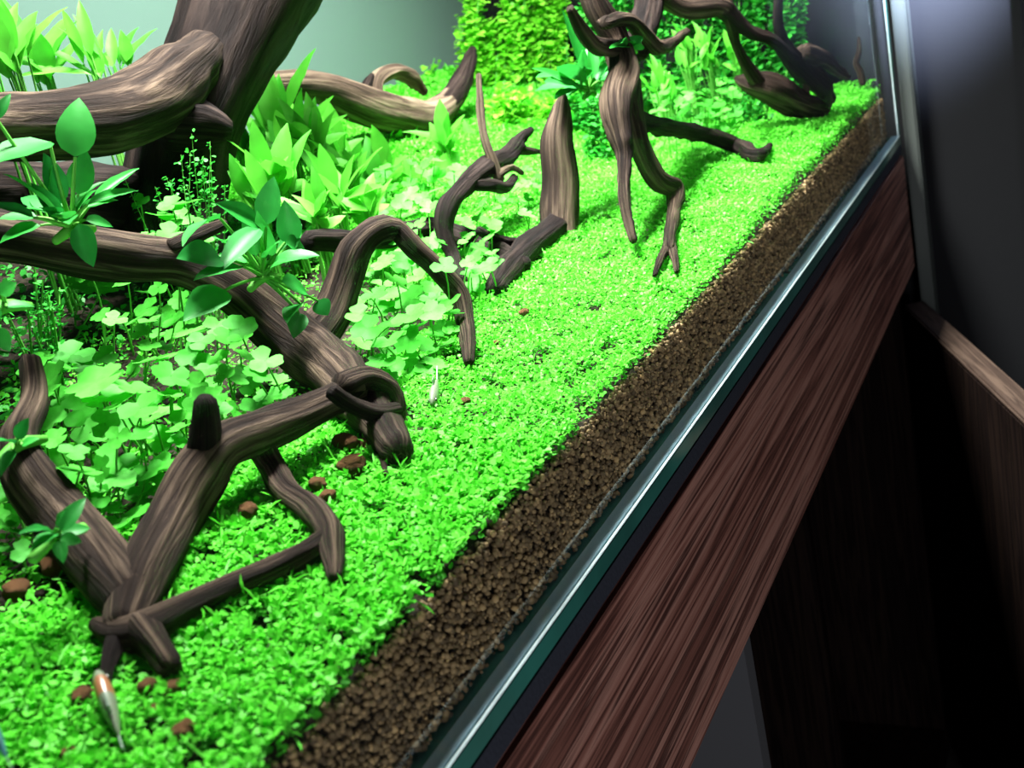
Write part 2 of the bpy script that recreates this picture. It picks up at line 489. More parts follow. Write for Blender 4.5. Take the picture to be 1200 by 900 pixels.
# ------------------------------------------------------------------ driftwood
def catmull(pts, step):
    P = [pts[0]] + list(pts) + [pts[-1]]
    out = []
    for i in range(1, len(P) - 2):
        p0, p1, p2, p3 = P[i - 1], P[i], P[i + 1], P[i + 2]
        L = np.linalg.norm(p2[:3] - p1[:3]); k = max(2, int(L / step))
        for j in range(k):
            t = j / k
            out.append(0.5 * ((2 * p1) + (-p0 + p2) * t + (2 * p0 - 5 * p1 + 4 * p2 - p3) * t * t + (-p0 + 3 * p1 - 3 * p2 + p3) * t ** 3))
    out.append(P[-2])
    return out

def tube_mesh(name, pts, nseg=14, step=0.006, rough=0.14, seed=0.0, knots=()):
    """gnarled tapered limb swept along pts (x, y, z, r); ridges run along it"""
    C = catmull([np.array(p, float) for p in pts], step)
    C = np.array(C); C[:, 3] = np.maximum(C[:, 3], 0.0004)
    n = len(C)
    T = np.gradient(C[:, :3], axis=0); T /= np.linalg.norm(T, axis=1)[:, None] + 1e-12
    u = np.cross(T[0], [0.3, 0.2, 1.0]); u /= np.linalg.norm(u)
    s = np.concatenate([[0], np.cumsum(np.linalg.norm(np.diff(C[:, :3], axis=0), axis=1))])
    verts, wc, faces = [], [], []
    def ring(i, c, rmul):
        nonlocal u
        t = T[i]; u = u - t * (u @ t); u /= np.linalg.norm(u); v = np.cross(t, u)
        r0 = C[i, 3]
        for k in range(nseg):
            a = 2 * math.pi * k / nseg; ca, sa = math.cos(a), math.sin(a)
            nz = noise.noise(Vector((ca * 1.1 + seed, sa * 1.1, s[i] / (r0 + 0.006) * 0.35))) * 1.3
            nz += 0.6 * noise.noise(Vector((ca * 2.6, sa * 2.6 + seed, s[i] / (r0 + 0.006) * 0.5 + 7)))
            ph = s[i] / 0.03
            nz += 0.55 * noise.noise(Vector((ca * 5.0 + ph * .1, sa * 5.0 + seed, ph)))
            nz += 1.6 * max(0.0, noise.noise(Vector((ca * 0.9 + seed * 2, sa * 0.9, s[i] / (r0 * 3.0 + 0.006)))) - 0.22)
            r = r0 * rmul * (1 + 1.2 * rough * nz)
            verts.append(c + (u * ca + v * sa) * r)
            wc.append((ca + seed, sa, s[i] / 0.02 + seed))
    ring(0, C[0, :3] - T[0] * C[0, 3] * 0.35, 0.55)
    for i in range(n): ring(i, C[i, :3], 1.0)
    ring(n - 1, C[-1, :3] + T[-1] * C[-1, 3] * 0.5, 0.6)
    R = n + 2
    for j in range(R - 1):
        for k in range(nseg):
            a, b = j * nseg + k, j * nseg + (k + 1) % nseg
            faces.append((a, b, b + nseg, a + nseg))
    verts.append(C[0, :3] - T[0] * C[0, 3] * 0.45); wc.append((seed, 0, 0)); c0 = len(verts) - 1
    verts.append(C[-1, :3] + T[-1] * C[-1, 3] * 0.65); wc.append((seed, 0, s[-1] / 0.02)); c1 = len(verts) - 1
    for k in range(nseg):
        faces.append((c0, (k + 1) % nseg, k))
        faces.append((c1, (R - 1) * nseg + k, (R - 1) * nseg + (k + 1) % nseg))
    me = mesh_from(name, verts, faces)
    at = me.attributes.new('wc', 'FLOAT_VECTOR', 'POINT')
    at.data.foreach_set('vector', np.array(wc, np.float32).ravel())
    return me

wood_seed = [0.0]
def limb(parent, name, pix, mat='wood', rough=0.14, nseg=14, sink=0.45):
    nseg = nseg + 8
    """pix: (px, py, radius in px, depth y)"""
    pts = []
    for (px, py, r, y) in pix:
        p = py_(px, py, y)
        while y > 0.012 and p[2] < ground(p[0], p[1]) + float(carpet_top(p[0], p[1])) + sink * r * pxm(p):
            y -= 0.002; p = py_(px, py, y)
        pts.append((*p, r * pxm(p)))
    wood_seed[0] += 3.7
    return link(name, tube_mesh(name, pts, nseg=nseg, step=max(0.004, 0.35 * pts[0][3]), rough=rough, seed=wood_seed[0]), parent, M[mat])

def wood(base, label):
    return empty('driftwood', base, label, 'driftwood', None)

# A: the thick trunk that rises out of the water at the rear
A = wood(py_(200, 250, 0.36), 'thickest driftwood trunk with a pale ridge, rising before the frosted rear pane')
limb(A, 'trunk', [(200, 300, 62, .365), (205, 235, 62, .365), (215, 165, 60, .36), (240, 105, 58, .35), (268, 45, 63, .34), (290, -10, 74, .335), (315, -80, 84, .33), (335, -150, 86, .34)], 'wood_dark', 0.10, 20)
limb(A, 'branch', [(-330, 190, 30, .26), (-220, 170, 38, .28), (-110, 155, 40, .30), (0, 149, 38, .315), (60, 147, 40, .32), (120, 140, 44, .325), (175, 118, 44, .33), (215, 85, 36, .33), (245, 55, 22, .33)], 'wood', 0.10, 20)
limb(A, 'branch_stub', [(195, 140, 34, .335), (235, 145, 30, .32), (262, 150, 17, .31)], 'wood_dark', 0.2)

limb(A, 'root', [(-60, 228, 30, .40), (40, 226, 36, .40), (120, 238, 50, .39), (190, 255, 55, .375)], 'wood_dark', 0.2)  # dark wood, added also to fill in the shadow under the branch

# B: the long log lying through the plants with an arched branch
B = wood(pg(470, 540), 'long fallen driftwood log with an arched branch reaching down to the carpet')
limb(B, 'trunk', [(-260, 262, 22, .32), (-160, 262, 28, .31), (-60, 270, 30, .30), (0, 276, 30, .285), (70, 288, 30, .27), (140, 300, 29, .255), (210, 308, 26, .24), (270, 335, 27, .22), (320, 376, 32, .205), (370, 418, 34, .185), (415, 462, 32, .155), (446, 500, 25, .125), (466, 530, 20, .10)], 'wood', 0.12, 18)
limb(B, 'arched_branch', [(355, 412, 30, .19), (385, 372, 24, .185), (402, 330, 20, .18), (415, 295, 20, .175), (440, 270, 15, .165), (463, 268, 13, .16), (485, 290, 12, .15), (515, 318, 12, .14), (538, 345, 12, .132), (546, 380, 11, .125), (549, 412, 8, .118), (549, 424, 6, .116)], 'wood', 0.14)
limb(B, 'root', [(360, 282, 12, .24), (420, 282, 14, .235), (465, 274, 13, .235), (505, 268, 12, .235), (555, 285, 12, .22), (595, 302, 13, .205), (615, 310, 10, .20)], 'wood_dark', 0.18)
limb(B, 'stub', [(200, 290, 9, .235), (240, 272, 8, .23), (262, 262, 6, .23)], 'wood', 0.15)

# C: the many-legged root in the foreground
Cw = wood(pg(195, 790), 'spidery driftwood root standing on bent legs in the front carpet')
limb(Cw, 'trunk', [(36, 425, 13, .24), (40, 470, 16, .22), (22, 520, 22, .20), (38, 565, 31, .185), (80, 615, 35, .165), (120, 662, 37, .148), (155, 705, 33, .135)], 'wood', 0.10, 18)
limb(Cw, 'fork', [(146, 735, 24, .124), (156, 706, 31, .13), (172, 668, 33, .13), (202, 612, 33, .13), (228, 562, 34, .13), (258, 525, 29, .125), (300, 508, 27, .12), (345, 490, 22, .115), (385, 472, 20, .11), (415, 455, 21, .105)], 'wood', 0.10, 18)
limb(Cw, 'stub', [(243, 555, 25, .13), (240, 525, 23, .127), (241, 495, 18, .123), (240, 470, 13, .12)], 'wood_dark', 0.13)
limb(Cw, 'knot', [(388, 458, 9, .095), (410, 474, 9, .09), (440, 484, 10, .085), (464, 480, 9, .085)], 'wood_dark', 0.2)
limb(Cw, 'knot', [(402, 456, 20, .105), (430, 445, 15, .10), (455, 458, 16, .095), (464, 484, 13, .09), (450, 508, 6, .088), (448, 535, 4, .085), (453, 556, 3, .083)], 'wood', 0.22)
limb(Cw, 'leg', [(300, 512, 20, .12), (318, 545, 16, .116), (335, 575, 15, .115), (365, 597, 17, .105), (384, 622, 17, .097), (390, 652, 13, .088), (392, 676, 8, .080)], 'wood', 0.16)
limb(Cw, 'leg', [(386, 628, 13, .096), (358, 648, 15, .10), (315, 670, 15, .104), (262, 692, 15, .108), (212, 715, 17, .112), (170, 738, 23, .112), (140, 745, 20, .112), (112, 732, 10, .112)], 'wood', 0.14)
limb(Cw, 'foot', [(168, 740, 23, .112), (188, 765, 18, .105), (200, 782, 15, .098)], 'wood', 0.2)
limb(Cw, 'foot', [(138, 748, 14, .112), (128, 772, 9, .106), (124, 800, 6, .098)], 'wood_dark', 0.2)

# D: pale log at the back with an upturned end
Dw = wood(py_(400, 175, 0.44), 'pale driftwood bough with an upturned black end near the rear pane')
limb(Dw, 'trunk', [(240, 105, 12, .44), (300, 100, 15, .44), (370, 103, 18, .43), (430, 125, 23, .42), (490, 138, 21, .41), (525, 122, 15, .40), (543, 92, 12, .40), (553, 60, 5, .40)], 'wood_pale', 0.13, 16)
limb(Dw, 'upturned_tip', [(520, 128, 15.5, .402), (537, 104, 14, .398), (548, 78, 10, .397), (554, 58, 5, .397)], 'wood_dark', 0.15)
limb(Dw, 'hooked_branch', [(440, 118, 10, .42), (442, 95, 9, .42), (460, 84, 9, .42), (480, 90, 9, .42), (497, 108, 5, .42)], 'wood_pale', 0.2)
limb(Dw, 'stub', [(425, 110, 7, .42), (432, 95, 5, .42), (436, 88, 3, .42)], 'wood_dark', 0.2)
limb(Dw, 'prop', [(330, 110, 14, .44), (335, 190, 16, .44), (340, 260, 18, .44)], 'wood_dark', 0.2)

# E: the twisted dark branch mid-tank
E_ = wood(pg(537, 322), 'twisted dark driftwood branch with a thin pale twig standing upright')
limb(E_, 'stem', [(540, 330, 8, .185), (534, 308, 9, .19), (521, 275, 10, .20), (524, 245, 12, .20), (545, 217, 11, .20), (570, 197, 12, .205), (595, 183, 11, .205), (608, 165, 8, .205), (622, 152, 4, .205)], 'wood_dark', 0.2)
limb(E_, 'branch', [(543, 217, 9, .20), (575, 217, 8, .195), (592, 220, 7, .19), (603, 207, 4, .19)], 'wood_dark', 0.2)
limb(E_, 'branch', [(600, 175, 7, .205), (615, 177, 5, .20), (632, 178, 3, .20)], 'wood', 0.2)
limb(E_, 'twig', [(585, 212, 7, .197), (577, 188, 6, .20), (567, 160, 5, .205), (563, 125, 5, .21), (561, 88, 3, .215)], 'wood_pale', 0.15)
limb(E_, 'twig', [(583, 205, 5, .197), (600, 196, 4, .19), (612, 203, 3, .185)], 'wood_pale', 0.15)

# F: stump with a root
F_ = wood(py_(655, 265, 0.20), 'upright grey driftwood stump with a root spreading over the carpet')
limb(F_, 'stump', [(655, 290, 24, .158), (656, 262, 21, .158), (657, 215, 21, .158), (654, 165, 19, .158), (657, 135, 13, .158), (660, 112, 5, .158)], 'wood', 0.12, 16, sink=-9)
limb(F_, 'root', [(650, 268, 17, .16), (625, 288, 16, .155), (600, 312, 17, .148), (580, 338, 12, .14)], 'wood_dark', 0.15, sink=0.1)
limb(F_, 'root', [(640, 280, 9, .165), (608, 287, 8, .165), (575, 278, 6, .17), (560, 270, 5, .175)], 'wood_dark', 0.15, sink=0.1)

# H: the clawed root hanging over the carpet
H = wood(pg(780, 322), 'clawed driftwood root whose two thin legs reach onto the bright carpet')
limb(H, 'trunk', [(690, -30, 17, .13), (700, 10, 16, .125), (722, 48, 16, .115), (732, 85, 19, .105), (722, 120, 18, .10), (726, 155, 15, .095), (732, 185, 10, .09), (731, 215, 7, .085), (734, 250, 7, .078), (742, 282, 5, .07)], 'wood', 0.16, 16)
limb(H, 'leg', [(735, 95, 16, .10), (742, 140, 15, .095), (752, 178, 14, .09), (768, 208, 13, .083), (790, 222, 11, .077), (789, 250, 8, .07), (785, 278, 8, .063), (784, 292, 8, .06)], 'wood', 0.14)
limb(H, 'claw', [(785, 285, 7, .061), (775, 302, 5, .056), (767, 322, 3, .05)], 'wood', 0.14, 10)
limb(H, 'claw', [(785, 285, 7, .061), (790, 300, 5, .057), (793, 318, 3, .052)], 'wood', 0.14, 10)
limb(H, 'branch', [(738, 140, 13, .098), (780, 149, 10, .098), (825, 157, 9, .098), (862, 170, 9, .093), (888, 182, 8, .088), (903, 170, 3, .087)], 'wood_dark', 0.2)
limb(H, 'branch', [(708, 27, 8, .105), (735, 22, 8, .105), (755, 42, 10, .105), (775, 56, 8, .10), (805, 37, 4, .10)], 'wood', 0.2)
limb(H, 'branch', [(668, 10, 5, .12), (682, 35, 8, .12), (700, 54, 9, .115), (722, 58, 9, .11)], 'wood', 0.2)
limb(H, 'branch', [(745, 60, 14, .115), (755, 30, 16, .13), (765, -20, 16, .14)], 'wood_dark', 0.2)

# I: the tangle by the end pane
I_ = wood(pg(965, 135), 'tangled driftwood roots curling together beside the clear end pane')
def limb_x(parent, name, pix, mat='wood', rough=0.16, nseg=14):
    return limb(parent, name, [(a, b, r, yx(a, b, x)) for a, b, r, x in pix], mat, rough, nseg)
limb_x(I_, 'trunk', [(862, 92, 3, 1.27), (878, 98, 12, 1.265), (897, 102, 17, 1.27), (925, 115, 16, 1.30), (950, 125, 13, 1.34), (966, 126, 9, 1.36), (972, 106, 3, 1.36)], 'wood', 0.2, 16)
limb_x(I_, 'branch', [(760, -20, 14, 1.15), (800, 8, 12, 1.17), (845, 8, 12, 1.19), (857, 28, 7, 1.20), (864, 55, 6, 1.22), (880, 85, 9, 1.25), (898, 105, 10, 1.27)])
limb_x(I_, 'branch', [(848, 10, 11, 1.19), (880, 38, 8, 1.21), (905, 47, 7, 1.23), (925, 65, 8, 1.26)], 'wood_dark', 0.2)
limb_x(I_, 'branch', [(913, -10, 5, 1.25), (912, 30, 6, 1.26), (921, 60, 9, 1.28), (942, 82, 12, 1.32), (962, 100, 12, 1.36), (972, 118, 8, 1.37)], 'wood_dark', 0.2)
limb_x(I_, 'branch', [(940, 62, 10, 1.30), (962, 68, 10, 1.34), (980, 82, 7, 1.38), (993, 90, 4, 1.40)], 'wood', 0.2)
limb_x(I_, 'stub', [(944, 120, 4, 1.33), (945, 105, 4, 1.33), (943, 90, 3, 1.33)], 'wood_pale', 0.2)
tw = wood(pg(1008, 95), 'short lone driftwood twig poking from the carpet by the clear end pane')
limb_x(tw, 'twig', [(1011, 99, 4, 1.47), (1008, 84, 4, 1.47), (1003, 74, 3.5, 1.47), (1007, 60, 3, 1.47), (1006, 44, 1.5, 1.47)], 'wood', 0.15, 10)

# ------------------------------------------------------------------ leaf meshes
def blade_mesh(name, mat, prof, rows=7, fold=0.12, droop=0.25, wav=0.0):
    """leaf of length 1 along x, half width prof(t), fold along the midrib, bending down"""
    vs, fs = [], []
    for i in range(rows + 1):
        t = i / rows; w = prof(t); z = -droop * t * t
        wv = wav * math.sin(t * 17)
        for s in (-1, -0.5, 0, 0.5, 1):
            vs.append((t, s * w, z + fold * abs(s) * w + (wv * abs(s) if abs(s) == 1 else 0)))
    for i in range(rows):
        for k in range(4):
            a = i * 5 + k
            fs.append((a, a + 5, a + 6, a + 1))
    me = mesh_from(name, vs, fs)
    me.materials.append(M[mat])
    return me

def clover_mesh(name, mat, lobes=3, notch=0.5, seed=0):
    rnd = random.Random(seed)
    vs = [(0, 0, 0)]; n = 36
    for ringr in (0.55, 1.0):
        for k in range(n):
            a = 2 * math.pi * (k + 0.5) / n
            la = abs(math.sin(lobes * a / 2))
            r = 1 - notch * (1 - la) ** 1.6 + 0.05 * math.sin(lobes * 3 * a)
            if a < 0.16 or a > 2 * math.pi - 0.16: r *= 0.55
            r *= ringr
            vs.append((r * math.cos(a), r * math.sin(a), 0.16 * r * r - 0.05 * r + 0.05 * math.sin(3 * a + seed) * ringr))
    fs = []
    for k in range(n):
        k2 = (k + 1) % n
        fs.append((0, 1 + k, 1 + k2))
        fs.append((1 + k, 1 + n + k, 1 + n + k2, 1 + k2))
    me = mesh_from(name, vs, fs)
    me.materials.append(M[mat])
    return me

LM = {}
ov = lambda t: 0.33 * math.sin(math.pi * min(1, t ** 0.75)) ** 0.8 + 0.002
lan = lambda t: 0.15 * math.sin(math.pi * t ** 0.85) ** 0.9 + 0.004
strap = lambda t: 0.10 * math.sin(math.pi * t ** 0.8) ** 0.6 + 0.004
LM['anub'] = [blade_mesh('broad_leaf_%d' % i, 'anub', ov, 8, 0.22, d, 0.01) for i, d in enumerate((0.10, 0.25, 0.40))]
LM['sword'] = [blade_mesh('sword_leaf_%d' % i, 'sword', lan, 8, 0.25, d, 0.012) for i, d in enumerate((0.10, 0.25, 0.45))]
LM['strap'] = [blade_mesh('strap_leaf_%d' % i, 'sword', strap, 8, 0.2, d) for i, d in enumerate((0.15, 0.35))]
LM['penny'] = [clover_mesh('pennywort_leaf_%d' % i, 'penny', 3 if i < 3 else 5, nt_, i) for i, nt_ in enumerate((0.55, 0.48, 0.40, 0.28))]

def frame(pos, along, up, sx, sy=None, sz=None):
    x = along.normalized(); z = (up - x * up.dot(x))
    if z.length < 1e-4: z = Vector((0, 0, 1)) - x * x.z
    z.normalize(); y = z.cross(x)
    mt = Matrix((x, y, z)).transposed().to_4x4()
    return Matrix.Translation(pos) @ mt @ Matrix.Diagonal((sx, sy or sx, sz or sx, 1))

def stalks(parent, segs, r=0.0006, mat='stalk'):
    """all the thin stalks of one plant: curved four-sided strands"""
    vs, fs = [], []
    for a, b, bend in segs:
        a, b = Vector(a), Vector(b)
        mid = (a + b) / 2 + bend
        prev = None
        for i in range(5):
            t = i / 4
            c = a * (1 - t) ** 2 + mid * 2 * t * (1 - t) + b * t * t
            i0 = len(vs)
            d = (b - a).normalized(); u = d.orthogonal().normalized(); w = d.cross(u)
            for k in range(4):
                an = k * math.pi / 2
                vs.append(c + (u * math.cos(an) + w * math.sin(an)) * r * (1.25 - 0.5 * t))
            if prev is not None:
                for k in range(4):
                    fs.append((prev + k, prev + (k + 1) % 4, i0 + (k + 1) % 4, i0 + k))
            prev = i0
    if vs:
        tag(link('stalks', mesh_from('stalks', vs, fs), parent, M[mat]), kind='stuff')

def inpoly(x, y, poly):
    c = False; j = len(poly) - 1
    for i in range(len(poly)):
        (xi, yi), (xj, yj) = poly[i], poly[j]
        if (yi > y) != (yj > y) and x < (xj - xi) * (y - yi) / (yj - yi) + xi: c = not c
        j = i
    return c

# ------------------------------------------------------------------ pennywort clumps
def pennywort(label, poly, count, rpx, hmin, hmax, seed, extra=(), ymin=0.0):
    rd = random.Random(seed)
    xs_ = [p[0] for p in poly]; ys_ = [p[1] for p in poly]
    pos = []
    spots = [(a, b, r, h) for a, b, r, h in extra]
    tries = 0
    while len(spots) < count and tries < 5000:
        tries += 1
        a, b = rd.uniform(min(xs_), max(xs_)), rd.uniform(min(ys_), max(ys_))
        if not inpoly(a, b, poly): continue
        r = rd.uniform(0.65, 1.2) * rpx
        if any((a - q[0]) ** 2 + (b - q[1]) ** 2 < (0.62 * min(r, q[2]) * 1.25) ** 2 for q in spots): continue
        spots.append((a, b, r, rd.uniform(hmin, hmax)))
    pts = []
    for a, b, r, h in spots:
        p = pg(a, b, h)
        while p[1] < ymin and h > 0.012:
            h -= 0.003; p = pg(a, b, h)
        if p[1] > ymin - 0.012: pts.append((V(p), r, h))
    cx = sum((p[0] for p in pts), Vector()) / len(pts)
    root = empty('pennywort', (cx.x, cx.y, ground(cx.x, cx.y)), label, 'plant', 'pennywort clumps in the tank')
    segs = []
    for p, r, h in pts:
        s = r * pxm(p)
        nrm = (Vector((0, 0, 1)) + Vector((rd.gauss(0, .30), rd.gauss(-.22, .30), 0)) + TOCAM(p) * 0.65).normalized()
        al = Vector((rd.gauss(0, 1), rd.gauss(0, 1), 0.1))
        link('leaf', rd.choice(LM['penny']), root, None, frame(p, al, nrm, s))
        gx_, gy_ = p.x + rd.gauss(0, .012), min(0.54, p.y + abs(rd.gauss(0.006, .010)))
        segs.append((Vector((gx_, gy_, ground(gx_, gy_))), p, Vector((rd.gauss(0, .004), rd.gauss(0, .004), 0))))
    stalks(root, segs)
    return root

pennywort('pennywort clump with the largest lobed leaves, between the spidery root and long log', [(35, 420), (120, 410), (215, 430), (222, 520), (205, 600), (160, 650), (110, 590), (60, 540), (30, 500)], 62, 23, .012, .05, 1,
          [(112, 448, 36, .05), (60, 445, 26, .048), (165, 478, 27, .045), (160, 510, 24, .04), (130, 560, 30, .03), (156, 605, 24, .025), (190, 545, 22, .03), (200, 440, 24, .045), (80, 560, 18, .02)], ymin=.165)
pennywort('pennywort clump crowding below the bend of the long log', [(215, 380), (290, 380), (330, 440), (330, 470), (290, 500), (270, 480), (225, 470)], 26, 19, .02, .055, 2,
          [(235, 400, 18, .05), (280, 385, 22, .05), (265, 395, 18, .05), (300, 440, 18, .04), (300, 480, 20, .03), (250, 480, 22, .035)], ymin=.15)
pennywort('pennywort clump in the shade of the thick trunk', [(90, 310), (200, 325), (225, 370), (210, 420), (120, 400), (85, 350)], 24, 16, .01, .05, 3,
          [(105, 318, 19, .055), (150, 330, 20, .05), (160, 375, 17, .04), (205, 375, 17, .04), (195, 420, 18, .04)])
pennywort('pennywort clump growing under the arched driftwood branch', [(415, 330), (480, 300), (530, 350), (535, 400), (520, 440), (470, 470), (430, 460), (415, 400)], 60, 18, .008, .04, 4,
          [(430, 385, 20, .04), (480, 370, 24, .04), (455, 400, 22, .035), (440, 345, 18, .045), (500, 435, 16, .02), (465, 330, 18, .04), (505, 365, 18, .03), (445, 425, 20, .03), (480, 400, 20, .03)], ymin=.122)
pennywort('pennywort clump between the arched branch and the twisted dark branch', [(425, 285), (520, 250), (520, 300), (535, 340), (500, 305), (450, 310)], 22, 14, .02, .05, 5)
pennywort('pennywort clump beside the foot of the twisted dark branch', [(540, 250), (585, 260), (580, 320), (550, 340)], 24, 13, .01, .04, 6)
pennywort('pennywort clump around the upper end of the spidery root trunk', [(0, 560), (25, 590), (35, 660), (0, 640)], 9, 22, .01, .03, 7)
pennywort('pale pennywort clump in the open between log root and pale bough', [(430, 195), (545, 185), (530, 240), (440, 262)], 40, 12, .01, .05, 11)
pennywort('pale pennywort clump behind the twisted dark branch', [(560, 215), (640, 190), (645, 250), (570, 260)], 34, 9, .005, .03, 12)
pennywort('small-leaved pennywort clump behind the clawed root', [(770, 80), (850, 85), (885, 130), (880, 160), (820, 148), (770, 140)], 90, 9, .02, .07, 8, ymin=.115)
pennywort('small-leaved pennywort clump low between the clawed root legs', [(760, 160), (880, 180), (840, 190), (780, 200)], 14, 8, .005, .02, 9, ymin=.10)
pennywort('pennywort clump creeping over the dark shaded foot of the thick trunk', [(160, 230), (250, 240), (230, 290), (170, 280)], 12, 17, .07, .1, 10)

# ------------------------------------------------------------------ broad leaved plants fixed on the wood
def leaf_px(root, kind, b, t, w, y0, y1, rd, face=0.5, segs=None, crown=None):
    """one leaf from base pixel b at depth y0 to tip pixel t at depth y1, w = width in px"""
    p, q = V(py_(*b, y0)), V(py_(*t, y1))
    L = (q - p).length
    base_w = {'anub': 0.62, 'sword': 0.30, 'strap': 0.20}[kind]
    up = Vector((0, 0, 1)) * (1 - face) + TOCAM(p) * face + Vector((rd.gauss(0, .15), rd.gauss(0, .15), rd.gauss(0, .1)))
    link('leaf', rd.choice(LM[kind]), root, None, frame(p, q - p, up, L, w * pxm(p) / base_w, min(L, .03)))
    if segs is not None and crown is not None:
        segs.append((crown, p, Vector((rd.gauss(0, .002), 0, .002))))

def anubias(label, crown, y, leaves, seed, face=0.55, extra=0):
    rd = random.Random(seed)
    c = V(py_(*crown, y))
    root = empty('broadleaf_plant', c, label, 'plant', 'broad-leaved plants growing on the wood')
    segs = []
    for (b, t, w, dy) in leaves:
        leaf_px(root, 'anub', b, t, w, y - 0.006 + dy, y - 0.012 + dy, rd, face, segs, c)
    for i in range(extra):
        a = rd.uniform(0, 2 * math.pi); t_ = rd.uniform(0.5, 1.2)
        d = Vector((math.cos(a) * math.sin(t_), math.sin(a) * math.sin(t_), math.cos(t_)))
        L = rd.uniform(30, 48) * pxm(c); pp = c + d * rd.uniform(0.4, 1.0) * L
        link('leaf', rd.choice(LM['anub']), root, None, frame(pp, d + Vector((0, 0, -0.3)), Vector((-d.x, -d.y, 1)) + TOCAM(pp) * 0.4, L))
        segs.append((c, pp, Vector((0, 0, .003))))
    stalks(root, segs, 0.0011)
    rh = tube_mesh('rhizome', [(*(c + Vector((-.014, 0, -.003))), .0022), (*c, .003), (*(c + Vector((.014, 0, -.004))), .002)], 8, .004, .2, seed)
    link('rhizome', rh, root, M['stalk'])
    return root

anubias('large dark broad-leaved plant rooted on the log below the thick trunk', (85, 268), .235,
        [((58, 166), (-14, 186), 44, 0), ((88, 184), (90, 113), 42, 0), ((92, 228), (100, 176), 30, .004), ((66, 252), (18, 192), 22, 0), ((70, 240), (55, 180), 30, .006),
         ((102, 240), (165, 212), 13, 0), ((110, 235), (162, 192), 15, .004), ((92, 262), (108, 312), 28, -.004), ((72, 258), (40, 215), 20, .004), ((84, 250), (108, 200), 15, .004),
         ((40, 255), (-5, 232), 14, 0), ((62, 235), (50, 195), 18, .008), ((100, 258), (135, 260), 16, -.002), ((95, 245), (140, 225), 13, .004), ((-4, 140), (8, 108), 14, 0)], 21, extra=9)
anubias('glossy broad-leaved plant perched where the log bends', (308, 325), .185,
        [((312, 264), (319, 206), 30, 0), ((341, 286), (334, 236), 28, .004), ((258, 256), (204, 262), 28, 0), ((306, 264), (258, 236), 26, .006), ((304, 268), (258, 298), 28, -.004),
         ((284, 312), (228, 322), 24, -.004), ((258, 302), (219, 292), 38, 0), ((264, 340), (220, 362), 38, -.004), ((334, 284), (372, 294), 28, 0), ((330, 330), (367, 338), 27, -.006),
         ((352, 356), (332, 366), 24, -.006), ((372, 352), (384, 368), 22, -.006), ((350, 366), (346, 390), 24, -.006), ((320, 300), (300, 250), 20, .006), ((330, 305), (352, 260), 22, .006), ((300, 300), (290, 255), 20, .008)], 22, extra=7)
anubias('small dark broad-leaved plant clinging to the spidery root trunk', (66, 628), .125,
        [((70, 622), (96, 582), 20, 0), ((66, 626), (38, 634), 18, 0), ((70, 630), (96, 634), 16, 0), ((66, 620), (68, 598), 18, .004), ((72, 626), (104, 612), 18, .002), ((62, 624), (30, 612), 14, 0), ((68, 634), (74, 656), 16, 0)], 23)
anubias('broad-leaved plant beside the top of the grey stump', (690, 108), .15,
        [((680, 100), (640, 92), 22, 0), ((680, 95), (650, 62), 22, 0), ((688, 95), (668, 55), 20, 0), ((690, 90), (665, 18), 12, .01), ((694, 92), (697, 42), 14, 0), ((684, 108), (632, 72), 18, .004),
         ((676, 104), (650, 112), 18, 0), ((700, 95), (712, 60), 14, 0), ((670, 95), (632, 80), 20, .01)], 24, extra=6)
anubias('broad-leaved tuft crowning the clawed root', (738, 58), .11,
        [((735, 56), (722, 42), 14, 0), ((738, 55), (752, 36), 16, 0), ((742, 55), (730, 35), 14, 0), ((738, 56), (716, 52), 12, 0), ((744, 58), (756, 48), 12, 0)], 25)
anubias('dark broad-leaved plant in the shade under the log end', (5, 360), .20,
        [((0, 345), (18, 330), 20, 0), ((8, 360), (38, 350), 16, 0), ((-5, 385), (10, 410), 20, 0), ((0, 375), (-20, 350), 18, 0)], 26)
anubias('sparse broad-leaved seedling beside the spidery root, half out of the carpet', (22, 520), .185,
        [((20, 515), (32, 490), 16, 0), ((18, 520), (-8, 508), 14, 0), ((26, 522), (40, 510), 14, 0), ((16, 528), (0, 545), 14, 0)], 27)

# ------------------------------------------------------------------ rosettes of long bright leaves
def rosette(label, crown, y, n, lpx, wpx, seed, kind='sword', lean=(0, 0), spread=0.75, group='long-leaved plants at the rear'):
    rd = random.Random(seed)
    c = V(py_(*crown, y)); g = V((c.x, c.y, ground(c.x, c.y)))
    root = empty('sword_plant', g, label, 'plant', group)
    segs = []
    s = pxm(c)
    base_w = {'anub': 0.62, 'sword': 0.30, 'strap': 0.20}[kind]
    for i in range(n):
        a = rd.uniform(0, 2 * math.pi); tilt = abs(rd.gauss(0, spread))
        d = Vector((math.cos(a) * math.sin(tilt), math.sin(a) * math.sin(tilt), math.cos(tilt) + 0.2)) + Vector((lean[0], lean[1], 0)) * 0.4
        L = rd.uniform(0.6, 1.15) * lpx * s
        p = c + Vector((rd.gauss(0, 6), rd.gauss(0, 6), rd.uniform(-14, 14))) * s
        up = Vector((-d.x, -d.y, 0.4 + d.z * 0.3)) + TOCAM(p) * 0.5
        link('leaf', rd.choice(LM[kind]), root, None, frame(p, d, up, L, rd.uniform(.8, 1.2) * wpx * s / base_w, min(L, .04)))
        segs.append((g + Vector((rd.gauss(0, .003), rd.gauss(0, .003), 0)), p, Vector((0, 0, 0))))
    stalks(root, segs, 0.0009)
    return root

